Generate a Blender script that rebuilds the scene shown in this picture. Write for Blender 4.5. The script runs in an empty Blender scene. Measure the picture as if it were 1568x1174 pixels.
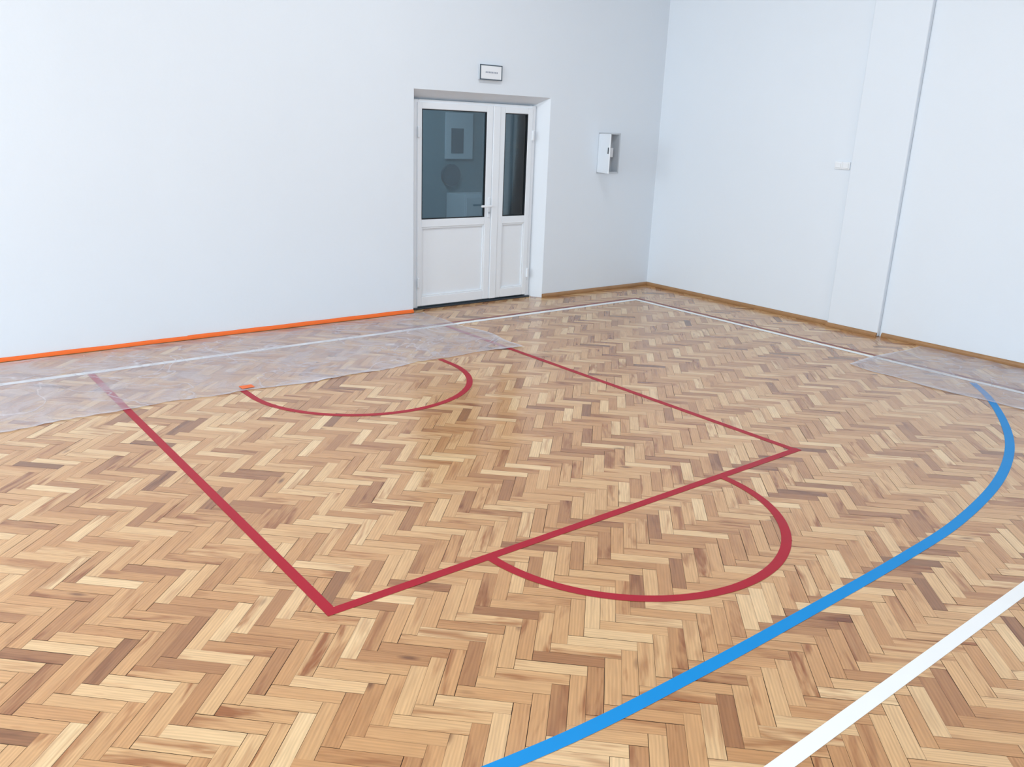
import bpy, bmesh, math, random
import numpy as np
from mathutils import Vector, Matrix
random.seed(7); rng=np.random.default_rng(11)
S=1.1   # survey units -> metres (applied once at the end)
COL=bpy.context.scene.collection

# ------------------------------------------------------------------ helpers
def srgb(r,g,b):
    f=lambda c:(c/255/12.92) if c/255<=.04045 else ((c/255+.055)/1.055)**2.4
    return (f(r),f(g),f(b),1)
def mat(name,col,rough=.5,metal=0,spec=.5,bump=0,bscale=60,var=0,vscale=3):
    m=bpy.data.materials.new(name);m.use_nodes=True;nt=m.node_tree;b=nt.nodes['Principled BSDF']
    b.inputs['Base Color'].default_value=col;b.inputs['Roughness'].default_value=rough
    b.inputs['Metallic'].default_value=metal;b.inputs['Specular IOR Level'].default_value=spec
    tc=nt.nodes.new('ShaderNodeTexCoord')
    n=nt.nodes.new('ShaderNodeTexNoise');n.inputs['Scale'].default_value=vscale;n.inputs['Detail'].default_value=5
    nt.links.new(tc.outputs['Object'],n.inputs['Vector'])
    mx=nt.nodes.new('ShaderNodeMix');mx.data_type='RGBA'
    mx.inputs[6].default_value=col;mx.inputs[7].default_value=tuple(c*(1-var) for c in col[:3])+(1,)
    nt.links.new(n.outputs['Fac'],mx.inputs[0]);nt.links.new(mx.outputs[2],b.inputs['Base Color'])
    if bump:
        n2=nt.nodes.new('ShaderNodeTexNoise');n2.inputs['Scale'].default_value=bscale;n2.inputs['Detail'].default_value=4
        nt.links.new(tc.outputs['Object'],n2.inputs['Vector'])
        bp=nt.nodes.new('ShaderNodeBump');bp.inputs['Strength'].default_value=bump;bp.inputs['Distance'].default_value=.01
        nt.links.new(n2.outputs['Fac'],bp.inputs['Height']);nt.links.new(bp.outputs[0],b.inputs['Normal'])
    return m
def obj(name,verts,faces,m,parent=None,smooth=False):
    me=bpy.data.meshes.new(name);me.from_pydata([tuple(v) for v in verts],[],faces);me.update()
    if m: me.materials.append(m)
    o=bpy.data.objects.new(name,me);COL.objects.link(o)
    if parent: o.parent=parent
    if smooth:
        for p in me.polygons:p.use_smooth=True
    return o
def boxvf(x0,x1,y0,y1,z0,z1,off=0):
    v=[(x0,y0,z0),(x1,y0,z0),(x1,y1,z0),(x0,y1,z0),(x0,y0,z1),(x1,y0,z1),(x1,y1,z1),(x0,y1,z1)]
    f=[(0,3,2,1),(4,5,6,7),(0,1,5,4),(1,2,6,5),(2,3,7,6),(3,0,4,7)]
    return v,[tuple(i+off for i in q) for q in f]
def boxes(name,bs,m,parent=None,bevel=0):
    V=[];F=[]
    for b in bs:
        v,f=boxvf(*b,off=len(V));V+=v;F+=f
    o=obj(name,V,F,m,parent)
    if bevel:
        md=o.modifiers.new('bevel','BEVEL');md.width=bevel;md.segments=2;md.limit_method='ANGLE'
    return o
def empty(name):
    e=bpy.data.objects.new(name,None);COL.objects.link(e);return e
def cyl(name,p0,p1,r,m,parent=None,n=20,r2=None):
    p0=Vector(p0);p1=Vector(p1);d=(p1-p0).normalized();a=d.orthogonal().normalized();b=d.cross(a)
    r2=r if r2 is None else r2
    V=[];F=[]
    for P,R in((p0,r),(p1,r2)):
        for i in range(n):
            t=2*math.pi*i/n;V.append(P+a*R*math.cos(t)+b*R*math.sin(t))
    for i in range(n):F.append((i,(i+1)%n,n+(i+1)%n,n+i))
    F.append(tuple(range(n-1,-1,-1)));F.append(tuple(range(n,2*n)))
    return obj(name,V,F,m,parent)

# ------------------------------------------------------------------ materials
M_wall=mat('wall_paint',srgb(228,236,244),.5,bump=.06,bscale=45,var=.03,vscale=1.2,spec=.3)
M_ceil=mat('ceiling_paint',srgb(232,236,240),.8)
M_pvc=mat('white_pvc',srgb(235,241,247),.28,var=.02)
M_gasket=mat('rubber_gasket',srgb(25,30,36),.5)
M_oak=mat('oak_trim',srgb(174,130,86),.4,var=.35,vscale=14)
M_orange=mat('orange_tape',srgb(242,112,46),.5,var=.1,vscale=9,spec=.3)
M_red=mat('red_line_paint',srgb(168,24,44),.45,var=.1,vscale=8,spec=.25)
M_red2=mat('faded_red_line',srgb(146,66,70),.4,var=.3,vscale=8)
M_blue=mat('blue_line_paint',srgb(0,138,210),.45,var=.06,vscale=6,spec=.18)
M_white=mat('white_line_paint',srgb(238,241,242),.4,var=.04,vscale=8)
M_metal=mat('steel',srgb(190,195,200),.3,metal=1)
M_dark=mat('dark_plastic',srgb(50,58,66),.4)
M_grey=mat('grey_enamel',srgb(200,207,214),.45)
M_corr=mat('corridor_paint',srgb(124,144,152),.7)
M_clock=mat('grey_blue_plastic',srgb(84,98,110),.4)
M_corrfloor=mat('corridor_tile',srgb(90,96,100),.4,var=.2)
M_switch=mat('switch_plastic',srgb(236,240,244),.3)
M_text=mat('sign_print',srgb(150,160,175),.5)

def glass_mat():
    m=bpy.data.materials.new('door_glass');m.use_nodes=True;nt=m.node_tree;nt.nodes.clear()
    o=nt.nodes.new('ShaderNodeOutputMaterial');t=nt.nodes.new('ShaderNodeBsdfTransparent');t.inputs[0].default_value=(.62,.72,.76,1)
    g=nt.nodes.new('ShaderNodeBsdfGlossy');g.inputs['Roughness'].default_value=.03
    lw=nt.nodes.new('ShaderNodeFresnel');lw.inputs['IOR'].default_value=1.6
    mx=nt.nodes.new('ShaderNodeMixShader');nt.links.new(lw.outputs[0],mx.inputs[0]);nt.links.new(t.outputs[0],mx.inputs[1]);nt.links.new(g.outputs[0],mx.inputs[2]);nt.links.new(mx.outputs[0],o.inputs[0]);return m
M_glass=glass_mat()

def film_mat():
    m=bpy.data.materials.new('plastic_film');m.use_nodes=True;nt=m.node_tree;nt.nodes.clear();N=nt.nodes.new;L=nt.links.new
    o=N('ShaderNodeOutputMaterial');t=N('ShaderNodeBsdfTransparent');p=N('ShaderNodeBsdfPrincipled')
    p.inputs['Base Color'].default_value=srgb(216,212,220);p.inputs['Roughness'].default_value=.16
    tc=N('ShaderNodeTexCoord');n=N('ShaderNodeTexNoise');n.inputs['Scale'].default_value=2.6;n.inputs['Detail'].default_value=8;n.inputs['Distortion'].default_value=1.8
    L(tc.outputs['Object'],n.inputs['Vector'])
    mr=N('ShaderNodeMapRange');mr.inputs[1].default_value=.35;mr.inputs[2].default_value=.7;mr.inputs[3].default_value=.26;mr.inputs[4].default_value=.54
    L(n.outputs['Fac'],mr.inputs[0])
    n3=N('ShaderNodeTexNoise');n3.inputs['Scale'].default_value=1.7;n3.inputs['Detail'].default_value=3;n3.inputs['Distortion'].default_value=.8
    L(tc.outputs['Object'],n3.inputs['Vector'])
    s=N('ShaderNodeMath');s.operation='SUBTRACT';s.inputs[1].default_value=.5;L(n3.outputs['Fac'],s.inputs[0])
    a=N('ShaderNodeMath');a.operation='ABSOLUTE';L(s.outputs[0],a.inputs[0])
    r=N('ShaderNodeMapRange');r.inputs[1].default_value=0;r.inputs[2].default_value=.014;r.inputs[3].default_value=.22;r.inputs[4].default_value=0;L(a.outputs[0],r.inputs[0])
    ad=N('ShaderNodeMath');ad.operation='ADD';L(mr.outputs[0],ad.inputs[0]);L(r.outputs[0],ad.inputs[1])
    at=N('ShaderNodeAttribute');at.attribute_name='edge'
    ad2=N('ShaderNodeMath');ad2.operation='MULTIPLY_ADD';L(at.outputs['Fac'],ad2.inputs[0]);ad2.inputs[1].default_value=.25;L(ad.outputs[0],ad2.inputs[2])
    b=N('ShaderNodeBump');b.inputs['Strength'].default_value=.8;b.inputs['Distance'].default_value=.03;L(n.outputs['Fac'],b.inputs['Height']);L(b.outputs[0],p.inputs['Normal'])
    mx=N('ShaderNodeMixShader');L(ad2.outputs[0],mx.inputs[0]);L(t.outputs[0],mx.inputs[1]);L(p.outputs[0],mx.inputs[2]);L(mx.outputs[0],o.inputs[0]);return m
M_film=film_mat()

def wood_mat():
    m=bpy.data.materials.new('herringbone_oak');m.use_nodes=True;nt=m.node_tree;N=nt.nodes.new;L=nt.links.new
    b=nt.nodes['Principled BSDF']
    at=N('ShaderNodeAttribute');at.attribute_name='rnd'
    sp=N('ShaderNodeSeparateXYZ');L(at.outputs['Vector'],sp.inputs[0])
    uv=N('ShaderNodeUVMap');uv.uv_map='UVMap'
    su=N('ShaderNodeSeparateXYZ');L(uv.outputs[0],su.inputs[0])
    def vec(a,bb):
        mu=N('ShaderNodeMath');mu.operation='MULTIPLY';mu.inputs[1].default_value=a;L(su.outputs[0],mu.inputs[0])
        mv=N('ShaderNodeMath');mv.operation='MULTIPLY';mv.inputs[1].default_value=bb;L(su.outputs[1],mv.inputs[0])
        mz=N('ShaderNodeMath');mz.operation='MULTIPLY';mz.inputs[1].default_value=37;L(sp.outputs[2],mz.inputs[0])
        c=N('ShaderNodeCombineXYZ');L(mu.outputs[0],c.inputs[0]);L(mv.outputs[0],c.inputs[1]);L(mz.outputs[0],c.inputs[2]);return c
    ramp=N('ShaderNodeValToRGB');L(sp.outputs[0],ramp.inputs[0])
    cr=ramp.color_ramp;cr.interpolation='LINEAR'
    st=[(0,(122,80,50)),(.12,(160,110,70)),(.3,(184,134,87)),(.5,(198,150,101)),(.75,(210,168,119)),(1,(228,196,150))]
    cr.elements[0].position=0;cr.elements[0].color=srgb(*st[0][1]);cr.elements[1].position=1;cr.elements[1].color=srgb(*st[-1][1])
    for p,c in st[1:-1]:
        e=cr.elements.new(p);e.color=srgb(*c)
    n1=N('ShaderNodeTexNoise');n1.inputs['Scale'].default_value=1;n1.inputs['Detail'].default_value=3;n1.inputs['Distortion'].default_value=.6;L(vec(3.5,22).outputs[0],n1.inputs['Vector'])
    r1=N('ShaderNodeMapRange');r1.inputs[1].default_value=.5;r1.inputs[2].default_value=.68;r1.inputs[3].default_value=0;r1.inputs[4].default_value=1;L(n1.outputs['Fac'],r1.inputs[0])
    f1=N('ShaderNodeMath');f1.operation='MULTIPLY';L(r1.outputs[0],f1.inputs[0]);L(sp.outputs[1],f1.inputs[1])
    m1=N('ShaderNodeMix');m1.data_type='RGBA';m1.blend_type='MULTIPLY';m1.inputs[7].default_value=srgb(184,142,106);L(f1.outputs[0],m1.inputs[0]);L(ramp.outputs[0],m1.inputs[6])
    n2=N('ShaderNodeTexNoise');n2.inputs['Scale'].default_value=1;n2.inputs['Detail'].default_value=5;n2.inputs['Roughness'].default_value=.55;L(vec(8,110).outputs[0],n2.inputs['Vector'])
    r2=N('ShaderNodeMapRange');r2.inputs[1].default_value=.3;r2.inputs[2].default_value=.7;r2.inputs[3].default_value=.88;r2.inputs[4].default_value=1.09;L(n2.outputs['Fac'],r2.inputs[0])
    m2=N('ShaderNodeVectorMath');m2.operation='SCALE';L(m1.outputs[2],m2.inputs[0]);L(r2.outputs[0],m2.inputs['Scale'])
    w=N('ShaderNodeTexWave');w.wave_type='RINGS';w.inputs['Scale'].default_value=1.3;w.inputs['Distortion'].default_value=5;w.inputs['Detail'].default_value=2;L(vec(2.2,22).outputs[0],w.inputs['Vector'])
    r3=N('ShaderNodeMapRange');r3.inputs[3].default_value=.92;r3.inputs[4].default_value=1.04;L(w.outputs['Fac'],r3.inputs[0])
    m3=N('ShaderNodeVectorMath');m3.operation='SCALE';L(m2.outputs[0],m3.inputs[0]);L(r3.outputs[0],m3.inputs['Scale'])
    vo=N('ShaderNodeTexVoronoi');vo.inputs['Scale'].default_value=1;L(vec(2.2,7).outputs[0],vo.inputs['Vector'])
    rk=N('ShaderNodeMapRange');rk.inputs[1].default_value=.03;rk.inputs[2].default_value=.10;rk.inputs[3].default_value=.75;rk.inputs[4].default_value=0;L(vo.outputs['Distance'],rk.inputs[0])
    mk=N('ShaderNodeMix');mk.data_type='RGBA';mk.inputs[7].default_value=srgb(96,56,32);L(rk.outputs[0],mk.inputs[0]);L(m3.outputs[0],mk.inputs[6])
    L(mk.outputs[2],b.inputs['Base Color'])
    b.inputs['Roughness'].default_value=.25;b.inputs['Specular IOR Level'].default_value=.5
    b.inputs['Coat Weight'].default_value=.3;b.inputs['Coat Roughness'].default_value=.14
    bp=N('ShaderNodeBump');bp.inputs['Strength'].default_value=.1;bp.inputs['Distance'].default_value=.002;L(n2.outputs['Fac'],bp.inputs['Height']);L(bp.outputs[0],b.inputs['Normal'])
    return m
M_wood=wood_mat()
M_gap=mat('parquet_joint',srgb(58,36,22),.8)

# ------------------------------------------------------------------ room numbers
XL,XR,YF,YB,ZC=-12.,0.,-11.,0.,4.2
T=.3
# ------------------------------------------------------------------ herringbone floor
def build_floor():
    W=.0525;Lb=.228;DIR=1
    V=[];F=[];UV=[];R=[]
    c45=math.sqrt(.5)
    x0,x1,y0,y1=XL-.1,XR+.1,YF-.1,YB+.2
    K=int(26/W)
    for m in range(-60,61):
        for k in range(-K,K):
            oa=k*W+m*Lb; ob=k*W-m*Lb
            if abs(oa)>13 or abs(ob)>13: continue
            for typ in (0,1):
                if typ==0: a0,b0,a1,b1=0,0,Lb,W
                else: a0,b0,a1,b1=Lb,W-Lb,Lb+W,W
                g=lambda:random.choice((.0002,.0003,.0004,.0006,.0009,.0013))
                A0,A1,B0,B1=a0+oa+g(),a1+oa-g(),b0+ob+g(),b1+ob-g()
                if DIR<0: B0,B1=-B1,-B0
                ca=(A0+A1)/2; cb=(B0+B1)/2
                wx=(ca+cb)*c45-6; wy=(-ca+cb)*c45-5.5
                if not(x0<wx<x1 and y0<wy<y1): continue
                base=len(V);tz=[random.gauss(0,.00014) for _ in range(3)]
                for (a,b,z) in ((A0,B0,tz[0]),(A1,B0,tz[1]),(A1,B1,tz[2]),(A0,B1,tz[0]+tz[2]-tz[1])):
                    V.append(((a+b)*c45-6,(-a+b)*c45-5.5,max(-.0006,min(.0006,z))))
                F.append((base,base+1,base+2,base+3))
                ou,ov=random.random()*50,random.random()*50
                l,w_=a1-a0,b1-b0
                if typ==0: q=((0,0),(l,0),(l,w_),(0,w_))
                else: q=((0,0),(0,l),(w_,l),(w_,0))
                UV+= [(ou+s,ov+t) for s,t in q]
                R.append((min(1,max(0,random.betavariate(2.1,1.8))),random.random()**1.1,random.random()))
    nb=len(F)
    b=len(V);V+=[(x0,y0,-.002),(x1,y0,-.002),(x1,y1,-.002),(x0,y1,-.002)];F.append((b,b+1,b+2,b+3));UV+=[(0,0)]*4;R.append((0,0,0))
    o=obj('floor',V,F,M_wood);me=o.data;me.materials.append(M_gap);me.polygons[nb].material_index=1
    uvl=me.uv_layers.new(name='UVMap');uvl.data.foreach_set('uv',np.array(UV,dtype=np.float32).ravel())
    at=me.attributes.new('rnd','FLOAT_VECTOR','FACE');at.data.foreach_set('vector',np.array(R,dtype=np.float32).ravel())
build_floor()

# ------------------------------------------------------------------ walls
def wall_grid(us,zs,hole,P,T):
    V=[];F=[]
    def q(a,b,c,d):
        i=len(V);V.extend([a,b,c,d]);F.append((i,i+1,i+2,i+3))
    for i in range(len(us)-1):
        for j in range(len(zs)-1):
            if hole(i,j): continue
            for d in (0,T):
                q(P(us[i],d,zs[j]),P(us[i+1],d,zs[j]),P(us[i+1],d,zs[j+1]),P(us[i],d,zs[j+1]))
    return V,F,q
us=[XL-T,-3.0238,-1.5256,-.87,-.58,XR+T];zs=[-.01,1.21,1.59,1.888,ZC]
def hb(i,j): return (i==1 and j<3) or (i==3 and j==1)
V,F,q=wall_grid(us,zs,lambda i,j:hb(i,j),lambda u,d,z:(u,d,z),T)
fx0,fx1,fz=-2.965,-1.615,1.815; D=.14
q((us[1],0,-.01),(fx0,D,-.01),(fx0,D,fz),(us[1],0,1.888))
q((us[2],0,-.01),(fx1,D,-.01),(fx1,D,fz),(us[2],0,1.888))
q((us[1],0,1.888),(fx0,D,fz),(fx1,D,fz),(us[2],0,1.888))
q((fx0,D,-.01),(us[1],T,-.01),(us[1],T,1.888),(fx0,D,fz));q((fx1,D,-.01),(us[2],T,-.01),(us[2],T,1.888),(fx1,D,fz));q((fx0,D,fz),(us[1],T,1.888),(us[2],T,1.888),(fx1,D,fz))
q((-.87,T,1.21),(-.58,T,1.21),(-.58,T,1.59),(-.87,T,1.59))
for (a,b) in (((-.87,1.21),(-.87,1.59)),((-.58,1.21),(-.58,1.59)),((-.87,1.21),(-.58,1.21)),((-.87,1.59),(-.58,1.59))):
    q((a[0],0,a[1]),(b[0],0,b[1]),(b[0],T,b[1]),(a[0],T,a[1]))
obj('wall_back',V,F,M_wall)
V,F=boxvf(XR,XR+T,YF-T,YB,-.01,ZC)
obj('wall_right',V,F,M_wall)
boxes('pilaster',[(-.05,-.0005,-2.73,-2.25,.0005,ZC)],M_wall,bevel=.010)
V,F=boxvf(XL-T,XR+T,YF-T,YF,-.01,ZC);obj('wall_front',V,F,M_wall)
wy=[(-10.2,-8.2),(-7.4,-5.4),(-4.6,-2.6),(-1.9,-.5)]
us=[YF];
for a,b in wy: us+=[a,b]
us.append(YB);z0w,z1w=1.0,3.5;zs=[-.01,z0w,z1w,ZC]
V,F,q=wall_grid(us,zs,lambda i,j:(i%2==1 and j==1),lambda u,d,z:(XL-d,u,z),T)
for a,b in wy:
    q((XL,a,z0w),(XL-T,a,z0w),(XL-T,a,z1w),(XL,a,z1w));q((XL,b,z0w),(XL-T,b,z0w),(XL-T,b,z1w),(XL,b,z1w))
    q((XL,a,z0w),(XL,b,z0w),(XL-T,b,z0w),(XL-T,a,z0w));q((XL,a,z1w),(XL,b,z1w),(XL-T,b,z1w),(XL-T,a,z1w))
obj('wall_left',V,F,M_wall)
boxes('ceiling',[(XL-T,XR+T,YF-T,YB+T,ZC,ZC+.2)],M_ceil)
for k,(a,b) in enumerate(wy):
    w=empty('window_%d'%(k+1));f=.07;x0,x1=XL-.16,XL-.10;m=(a+b)/2
    boxes('frame',[(x0,x1,a,b,z0w,z0w+f),(x0,x1,a,b,z1w-f,z1w),(x0,x1,a,a+f,z0w+f,z1w-f),(x0,x1,b-f,b,z0w+f,z1w-f),(x0,x1,m-f/2,m+f/2,z0w+f,z1w-f)],M_pvc,w,.004)
    boxes('sill',[(XL-.1,XL+.08,a-.03,b+.03,z0w-.03,z0w)],M_pvc,w,.004)
    boxes('glass',[(XL-.135,XL-.125,a+f,b-f,z0w+f,z1w-f)],M_glass,w)
    l=bpy.data.lights.new('daylight_%d'%(k+1),'AREA');l.shape='RECTANGLE';l.size=(b-a)*.92;l.size_y=(z1w-z0w)*.92;l.energy=128*(b-a)/2*S*S;l.color=(.82,.925,1.0)
    o=bpy.data.objects.new('window_daylight_%d'%(k+1),l);COL.objects.link(o);o.location=(XL-.05,m,(z0w+z1w)/2);o.rotation_euler=(math.radians(90),0,math.radians(-90))
    o.parent=w
n=0
for i,x in enumerate((-8.5,-3.5)):
    for j,y in enumerate((-8.6,-2.6)):
        e=empty('ceiling_fill' if n==0 else 'ceiling_fill.%03d'%n);n+=1  # unseen fixtures, housing and lamp, added as fill to even out room light
        boxes('housing',[(x-.6,x+.6,y-.15,y+.15,ZC-.06,ZC)],M_pvc,e,.005)
        l=bpy.data.lights.new('fill_lamp','AREA');l.shape='RECTANGLE';l.size=1.1;l.size_y=.24;l.energy=44*S*S;l.color=(.93,.965,1)
        o=bpy.data.objects.new('fill_lamp',l);COL.objects.link(o);o.location=(x,y,ZC-.065);o.parent=e

# ------------------------------------------------------------------ baseboards
def skirting(name,a,b,nrm,h=.036,d=.02,m=M_oak):
    a=Vector((*a,0));b=Vector((*b,0));nn=Vector((*nrm,0))
    prof=[(0.0006,.001),(d,.001),(d,h*.45),(d*.75,h*.8),(d*.4,h),(0.0006,h)]
    V=[];F=[]
    for P in(a,b):
        for (t,z) in prof: V.append(P+nn*t+Vector((0,0,z)))
    k=len(prof)
    for i in range(k):F.append((i,(i+1)%k,k+(i+1)%k,k+i))
    F.append(tuple(range(k)));F.append(tuple(range(2*k-1,k-1,-1)))
    return obj(name,V,F,m)
skirting('baseboard_back',(-1.5256,0),(-.02,0),(0,-1))
skirting('baseboard_right',(0,-.0),(0,-2.25),(-1,0))
skirting('baseboard_pilaster',(-.05,-2.25),(-.05,-2.73),(-1,0))
skirting('baseboard_right_2',(0,-2.75),(0,YF),(-1,0))
skirting('baseboard_back_2',(XL,0),(-3.0238,0),(0,-1),h=.026,d=.016)
tp=empty('orange_masking_tape')
def tape(n,x0,x1,h,d):
    V=[];F=[];N=60
    prof=[(.0015,h+.004),(.008,h+.002),(d-.004,h*.84),(d,h*.45),(d+.0012,.006)]
    for i in range(N+1):
        x=x0+(x1-x0)*i/N;jz=.001*math.sin(i*.5)+random.uniform(-.0005,.0005)
        for (t,z) in prof: V.append((x,-t-.0012,z+(jz if z>h*.7 else 0)))
    k=len(prof)
    for i in range(N):
        for j in range(k-1):F.append((i*k+j,i*k+j+1,(i+1)*k+j+1,(i+1)*k+j))
    obj(n,V,F,M_orange,tp,True)
tape('strip_1',-7.6,-4.95,.027,.0175);tape('strip_2',-5.0,-3.03,.030,.0187)

# ------------------------------------------------------------------ painted floor lines
def ribbon(pts,w,z,closed=False):
    pts=[Vector((p[0],p[1],0)) for p in pts];V=[];F=[];n=len(pts)
    for i,p in enumerate(pts):
        t=(pts[min(i+1,n-1)]-pts[max(i-1,0)]).normalized();nn=Vector((-t.y,t.x,0))
        V+=[p+nn*w/2+Vector((0,0,z)),p-nn*w/2+Vector((0,0,z))]
    for i in range(n-1):F.append((2*i,2*i+1,2*i+3,2*i+2))
    return V,F
def lines(name,rs,m):
    V=[];F=[]
    for r in rs:
        v,f=ribbon(*r);o=len(V);V+=v;F+=[tuple(i+o for i in q) for q in f]
    return obj(name,V,F,m)
def seg(a,b,w,z=.001):return ([a,b],w,z)
kx0,kx1,ky=-5.794,-3.057,-3.924;w=.042
lines('basketball_key_lines',[seg((kx0,-.57),(kx0,ky-.02),w),seg((kx1,-.57),(kx1,ky-.02),w,.0011),seg((kx0-.02,ky),(kx1+.03,ky),w,.0013)],M_red)
c=(-4.407,-3.924)
lines('free_throw_semicircle',[([(c[0]+.712*math.cos(t),c[1]+.712*math.sin(t)) for t in np.linspace(math.pi,2*math.pi,72)],w,.0016)],M_red)
c=(-4.40,-1.55)
lines('no_charge_semicircle',[([(c[0]-.72,-1.38)]+[(c[0]+.72*math.cos(t),c[1]+.72*math.sin(t)) for t in np.linspace(math.pi,2*math.pi,72)]+[(c[0]+.72,-1.42)],.04,.0012)],M_red)
R_=[(-4.41,-4.885),(-3.77,-4.88),(-3.21,-4.855),(-2.58,-4.76),(-2.03,-4.60),(-1.57,-4.39),(-1.09,-4.10),(-.79,-3.86)]
P_=[(-8.82-x,y) for x,y in R_[::-1][:-1]]+R_
def cr(P,n=10):
    P=[np.array(p,float) for p in P];P=[2*P[0]-P[1]]+P+[2*P[-1]-P[-2]];o=[]
    for i in range(1,len(P)-2):
        for k in range(n):
            t=k/n;a,b,c_,d=P[i-1:i+3]
            o.append(.5*((2*b)+(-a+c_)*t+(2*a-5*b+4*c_-d)*t*t+(-a+3*b-3*c_+d)*t**3))
    o.append(P[-2]);return [tuple(v) for v in o]
lines('three_point_line',[(cr(P_),.048,.0012)],M_blue)
lines('court_boundary_line',[seg((-11.2,-.544),(-.72,-.544),.056),seg((-.743,-.544),(-.743,-9.5),.054,.0013)],M_white)
lines('court_center_line',[seg((-11.2,-5.275),(-.76,-5.275),.05)],M_white)
lines('thin_red_boundary_line',[seg((-3.6,-.485),(-.66,-.485),.03),seg((-.675,-.485),(-.675,-9.5),.03,.0013)],M_red2)

# ------------------------------------------------------------------ protective film
def film(name,x0,x1,y0,y1,edges):
    nx,ny=int((x1-x0)/.04),int((y1-y0)/.04);V=[];F=[];E=[]
    for i in range(nx+1):
        for j in range(ny+1):
            x=x0+(x1-x0)*i/nx;y=y0+(y1-y0)*j/ny
            if 's' in edges and j==0:y+=.025*math.sin(x*3.1)+.012*math.sin(x*11)+.008*random.uniform(-1,1)
            if 'w' in edges and i==0:x+=.03*math.sin(y*3.7)+.012*math.sin(y*12)
            if 'e' in edges and i==nx:x+=.03*math.sin(y*4.7)+.012*math.sin(y*12)
            if 'n' in edges and j==ny:y+=.02*math.sin(x*6)
            z=.005+.0018*math.sin(x*9+3*math.sin(y*5))+.0012*math.sin(y*17+2*x)
            E.append(1. if (j==0 and 's' in edges) or (i==0 and 'w' in edges) or (i==nx and 'e' in edges) or (j==ny and 'n' in edges) else 0.)
            V.append((x,y,z))
    for i in range(nx):
        for j in range(ny):
            a=i*(ny+1)+j;F.append((a,a+ny+1,a+ny+2,a+1))
    o=obj(name,V,F,M_film,None,True)
    at=o.data.attributes.new('edge','FLOAT','POINT');at.data.foreach_set('value',E)
    return o
film('protective_floor_film',-10.5,-2.93,-1.43,-.04,'se')
film('protective_floor_film.001',-1.16,-.04,-9,-3.1,'wn')
boxes('orange_tape_scrap',[(-5.12,-5.04,-1.39,-1.33,.0075,.0085)],M_orange)

# ------------------------------------------------------------------ door
d=empty('door_1');y0=.10;y1=.15
fr=.045;X0,X1,Z1=-2.96,-1.618,1.812
boxes('frame',[(X0,X0+fr,y0,y1,.015,Z1),(X1-fr,X1,y0,y1,.015,Z1),(X0+fr,X1-fr,y0,y1,Z1-fr,Z1)],M_pvc,d,.004)
def leaf(name,xa,xb,za,zb,sl,sr):
    ya,yb=y0-.012,y1-.005;st=.062;zm0,zm1=.735,.805
    gx0,gx1=xa+sl,xb-sr
    boxes(name,[(xa,gx0,ya,yb,za,zb),(gx1,xb,ya,yb,za,zb),(gx0,gx1,ya,yb,zb-.055,zb),(gx0,gx1,ya,yb,zm0,zm1),(gx0,gx1,ya,yb,za,za+.085)],M_pvc,d,.005)
    yp=ya+.022
    boxes(name+'_lower_panel',[(gx0,gx1,yp,yp+.02,za+.085,zm0)],M_pvc,d)
    b=.012
    boxes(name+'_beads',[(gx0,gx0+b,ya+.006,yp,za+.085,zm0),(gx1-b,gx1,ya+.006,yp,za+.085,zm0),(gx0+b,gx1-b,ya+.006,yp,zm0-b,zm0),(gx0+b,gx1-b,ya+.006,yp,za+.085,za+.085+b)],M_pvc,d,.003)
    gs=.008;za2,zb2=zm1,zb-.055
    boxes(name+'_gasket',[(gx0,gx0+gs,ya+.004,yp,za2,zb2),(gx1-gs,gx1,ya+.004,yp,za2,zb2),(gx0+gs,gx1-gs,ya+.004,yp,zb2-gs,zb2),(gx0+gs,gx1-gs,ya+.004,yp,za2,za2+gs)],M_gasket,d)
    boxes(name+'_glass',[(gx0+gs,gx1-gs,yp-.006,yp,za2+gs,zb2-gs)],M_glass,d)
leaf('leaf_large',-2.93,-2.125,.03,1.79,.045,.07)
leaf('leaf_small',-2.045,-1.66,.03,1.79,.06,.055)
boxes('meeting_stile',[(-2.123,-2.047,y0-.02,y1-.01,.03,1.79)],M_pvc,d,.005)
boxes('threshold',[(X0,X1,y0-.02,y1,.0005,.015)],M_dark,d,.003)
boxes('handle_plate',[(-2.168,-2.142,y0-.022,y0-.012,.80,.98)],M_pvc,d,.004)
boxes('handle_lever',[(-2.163,-2.147,y0-.055,y0-.022,.90,.918),(-2.27,-2.147,y0-.067,y0-.053,.898,.918)],M_pvc,d,.005)
cyl('lock_cylinder',(-2.155,y0-.03,.845),(-2.155,y0-.01,.845),.009,M_metal,d)
boxes('hinges',[(X0+.025,X0+.045,y0-.03,y0-.01,z,z+.09) for z in(.2,1.5)]+[(X1-.05,X1-.03,y0-.03,y0-.01,z,z+.09) for z in(.2,1.5)],M_pvc,d,.006)

# ------------------------------------------------------------------ corridor seen through the glass
c0=T;c1=2.5
boxes('corridor_floor',[(-4.5,1.5,c0,c1,-.05,-.001)],M_corrfloor)
boxes('corridor_walls',[(-4.5,1.5,c1,c1+.1,0,2.6),(-4.6,-4.5,c0,c1+.1,0,2.6),(1.5,1.6,c0,c1+.1,0,2.6)],M_corr)
boxes('corridor_ceiling',[(-4.6,1.6,c0,c1+.1,2.6,2.7)],M_corr)
cd=empty('notice_board')
boxes('board',[(-1.03,-.63,c1-.03,c1-.001,1.22,1.76)],M_grey,cd,.004)
boxes('picture',[(-.955,-.775,c1-.036,c1-.031,1.29,1.58)],M_clock,cd)
e=empty('wall_clock');cyl('clock_case',(-.95,c1-.05,1.03),(-.95,c1-.001,1.03),.13,M_clock,e,40)
e=empty('filing_cabinet')
boxes('body',[(-1.0,-.45,c1-.4,c1-.01,0.001,.82)],M_grey,e,.006)
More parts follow.
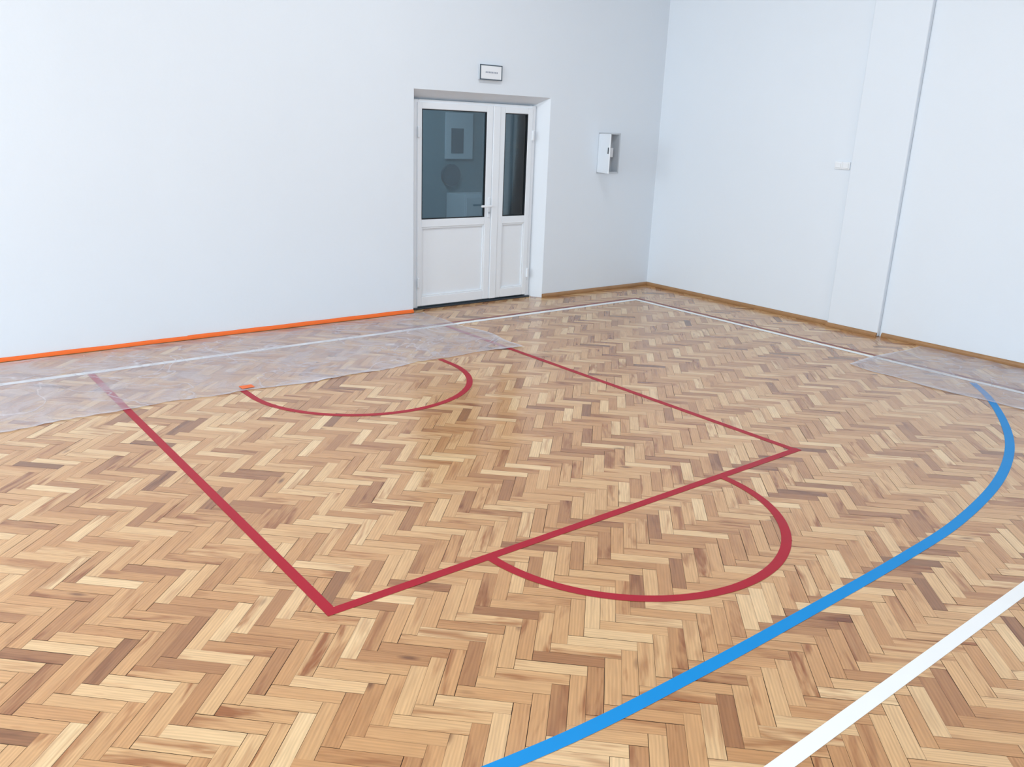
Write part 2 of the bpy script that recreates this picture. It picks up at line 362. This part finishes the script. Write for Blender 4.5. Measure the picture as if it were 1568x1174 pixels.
boxes('drawers',[(-.98,-.47,c1-.415,c1-.401,z,z+.24) for z in(.03,.29,.55)],M_grey,e,.004)
l=bpy.data.lights.new('corridor_fill','AREA');l.size=.5;l.energy=46;l.color=(.82,.93,1)  # added lamp without a fixture, brightens the view through the door glass
o=bpy.data.objects.new('corridor_fill',l);COL.objects.link(o);o.location=(-2.2,1.3,2.58)

# ------------------------------------------------------------------ sign above door
s=empty('emergency_sign')
boxes('housing',[(-2.372,-2.135,-.03,-.0008,2.0,2.122)],M_grey,s,.004)
boxes('rim',[(-2.374,-2.133,-.033,-.026,1.998,2.006),(-2.374,-2.133,-.033,-.026,2.116,2.124),(-2.374,-2.366,-.033,-.026,2.006,2.116),(-2.141,-2.133,-.033,-.026,2.006,2.116)],M_clock,s)
boxes('face',[(-2.364,-2.143,-.0325,-.0305,2.008,2.114)],M_switch,s)
boxes('lettering',[(-2.315+i*.017,-2.304+i*.017,-.0338,-.0328,2.055,2.068) for i in range(8)],M_text,s)
# ------------------------------------------------------------------ recessed cabinet with open door
s=empty('electrical_cabinet')
bx0,bx1,bz0,bz1=-.868,-.582,1.212,1.588
boxes('casing',[(bx0,bx1,.09,.1,bz0,bz1),(bx0,bx0+.006,-.002,.09,bz0,bz1),(bx1-.006,bx1,-.002,.09,bz0,bz1),(bx0,bx1,-.002,.09,bz0,bz0+.006),(bx0,bx1,-.002,.09,bz1-.006,bz1)],M_grey,s)
boxes('flange',[(bx0-.01,bx1+.01,-.004,-.001,bz1-.004,bz1+.01),(bx0-.01,bx1+.01,-.004,-.001,bz0-.01,bz0+.004),(bx0-.01,bx0+.004,-.004,-.001,bz0,bz1),(bx1-.004,bx1+.01,-.004,-.001,bz0,bz1)],M_grey,s)
boxes('breakers',[(-.80+i*.02,-.782+i*.02,.04,.089,1.36,1.45) for i in range(9)],M_switch,s,.002)
dd=boxes('cabinet_door',[(0,.275,-.012,0,bz0+.003,bz1-.003)],M_pvc,s,.003)
lk=boxes('lock',[(.245,.262,-.018,-.0125,1.40,1.46)],M_dark,s,.003)
for o in(dd,lk):
    o.location=(bx0+.004,-.006,0);o.rotation_euler=(0,0,math.radians(-111))
# ------------------------------------------------------------------ light switch
s=empty('light_switch')
boxes('plate',[(-.012,-.0008,-2.222,-2.15,1.368,1.432),(-.012,-.0008,-2.149,-2.078,1.368,1.432)],M_switch,s,.003)
boxes('rockers',[(-.018,-.0121,-2.210,-2.162,1.379,1.421),(-.018,-.0121,-2.137,-2.09,1.379,1.421)],M_switch,s,.003)

# ------------------------------------------------------------------ camera
cx,cy,yaw,pit,rol,FF=-6.9035,-6.2294,.6804,.2963,.0385,1276.951
f=Vector((math.sin(yaw)*math.cos(pit),math.cos(yaw)*math.cos(pit),-math.sin(pit)));r0=Vector((math.cos(yaw),-math.sin(yaw),0));u0=r0.cross(f)
r=math.cos(rol)*r0+math.sin(rol)*u0;u=-math.sin(rol)*r0+math.cos(rol)*u0
cd=bpy.data.cameras.new('camera');cd.sensor_width=36;cd.lens=FF/1568*36;cd.clip_start=.05
co=bpy.data.objects.new('camera',cd);COL.objects.link(co)
R3=Matrix((r,u,-f)).transposed();co.rotation_euler=R3.to_euler();co.location=(cx,cy,1.6)
bpy.context.scene.camera=co

# ------------------------------------------------------------------ world
w=bpy.data.worlds.new('world');bpy.context.scene.world=w;w.use_nodes=True
nt=w.node_tree;bg=nt.nodes['Background'];sk=nt.nodes.new('ShaderNodeTexSky')
try: sk.sky_type='HOSEK_WILKIE'
except Exception: pass
nt.links.new(sk.outputs[0],bg.inputs[0]);bg.inputs[1].default_value=.8

# ------------------------------------------------------------------ to metres
for me in bpy.data.meshes:
    me.transform(Matrix.Scale(S,4))
for o in bpy.data.objects: o.location=o.location*S
for l in bpy.data.lights: l.size*=S; l.size_y*=S
for o in bpy.data.objects:
    for md in o.modifiers: md.width*=S
vs=bpy.context.scene.view_settings;vs.view_transform='Standard';vs.look='None';vs.exposure=0.17
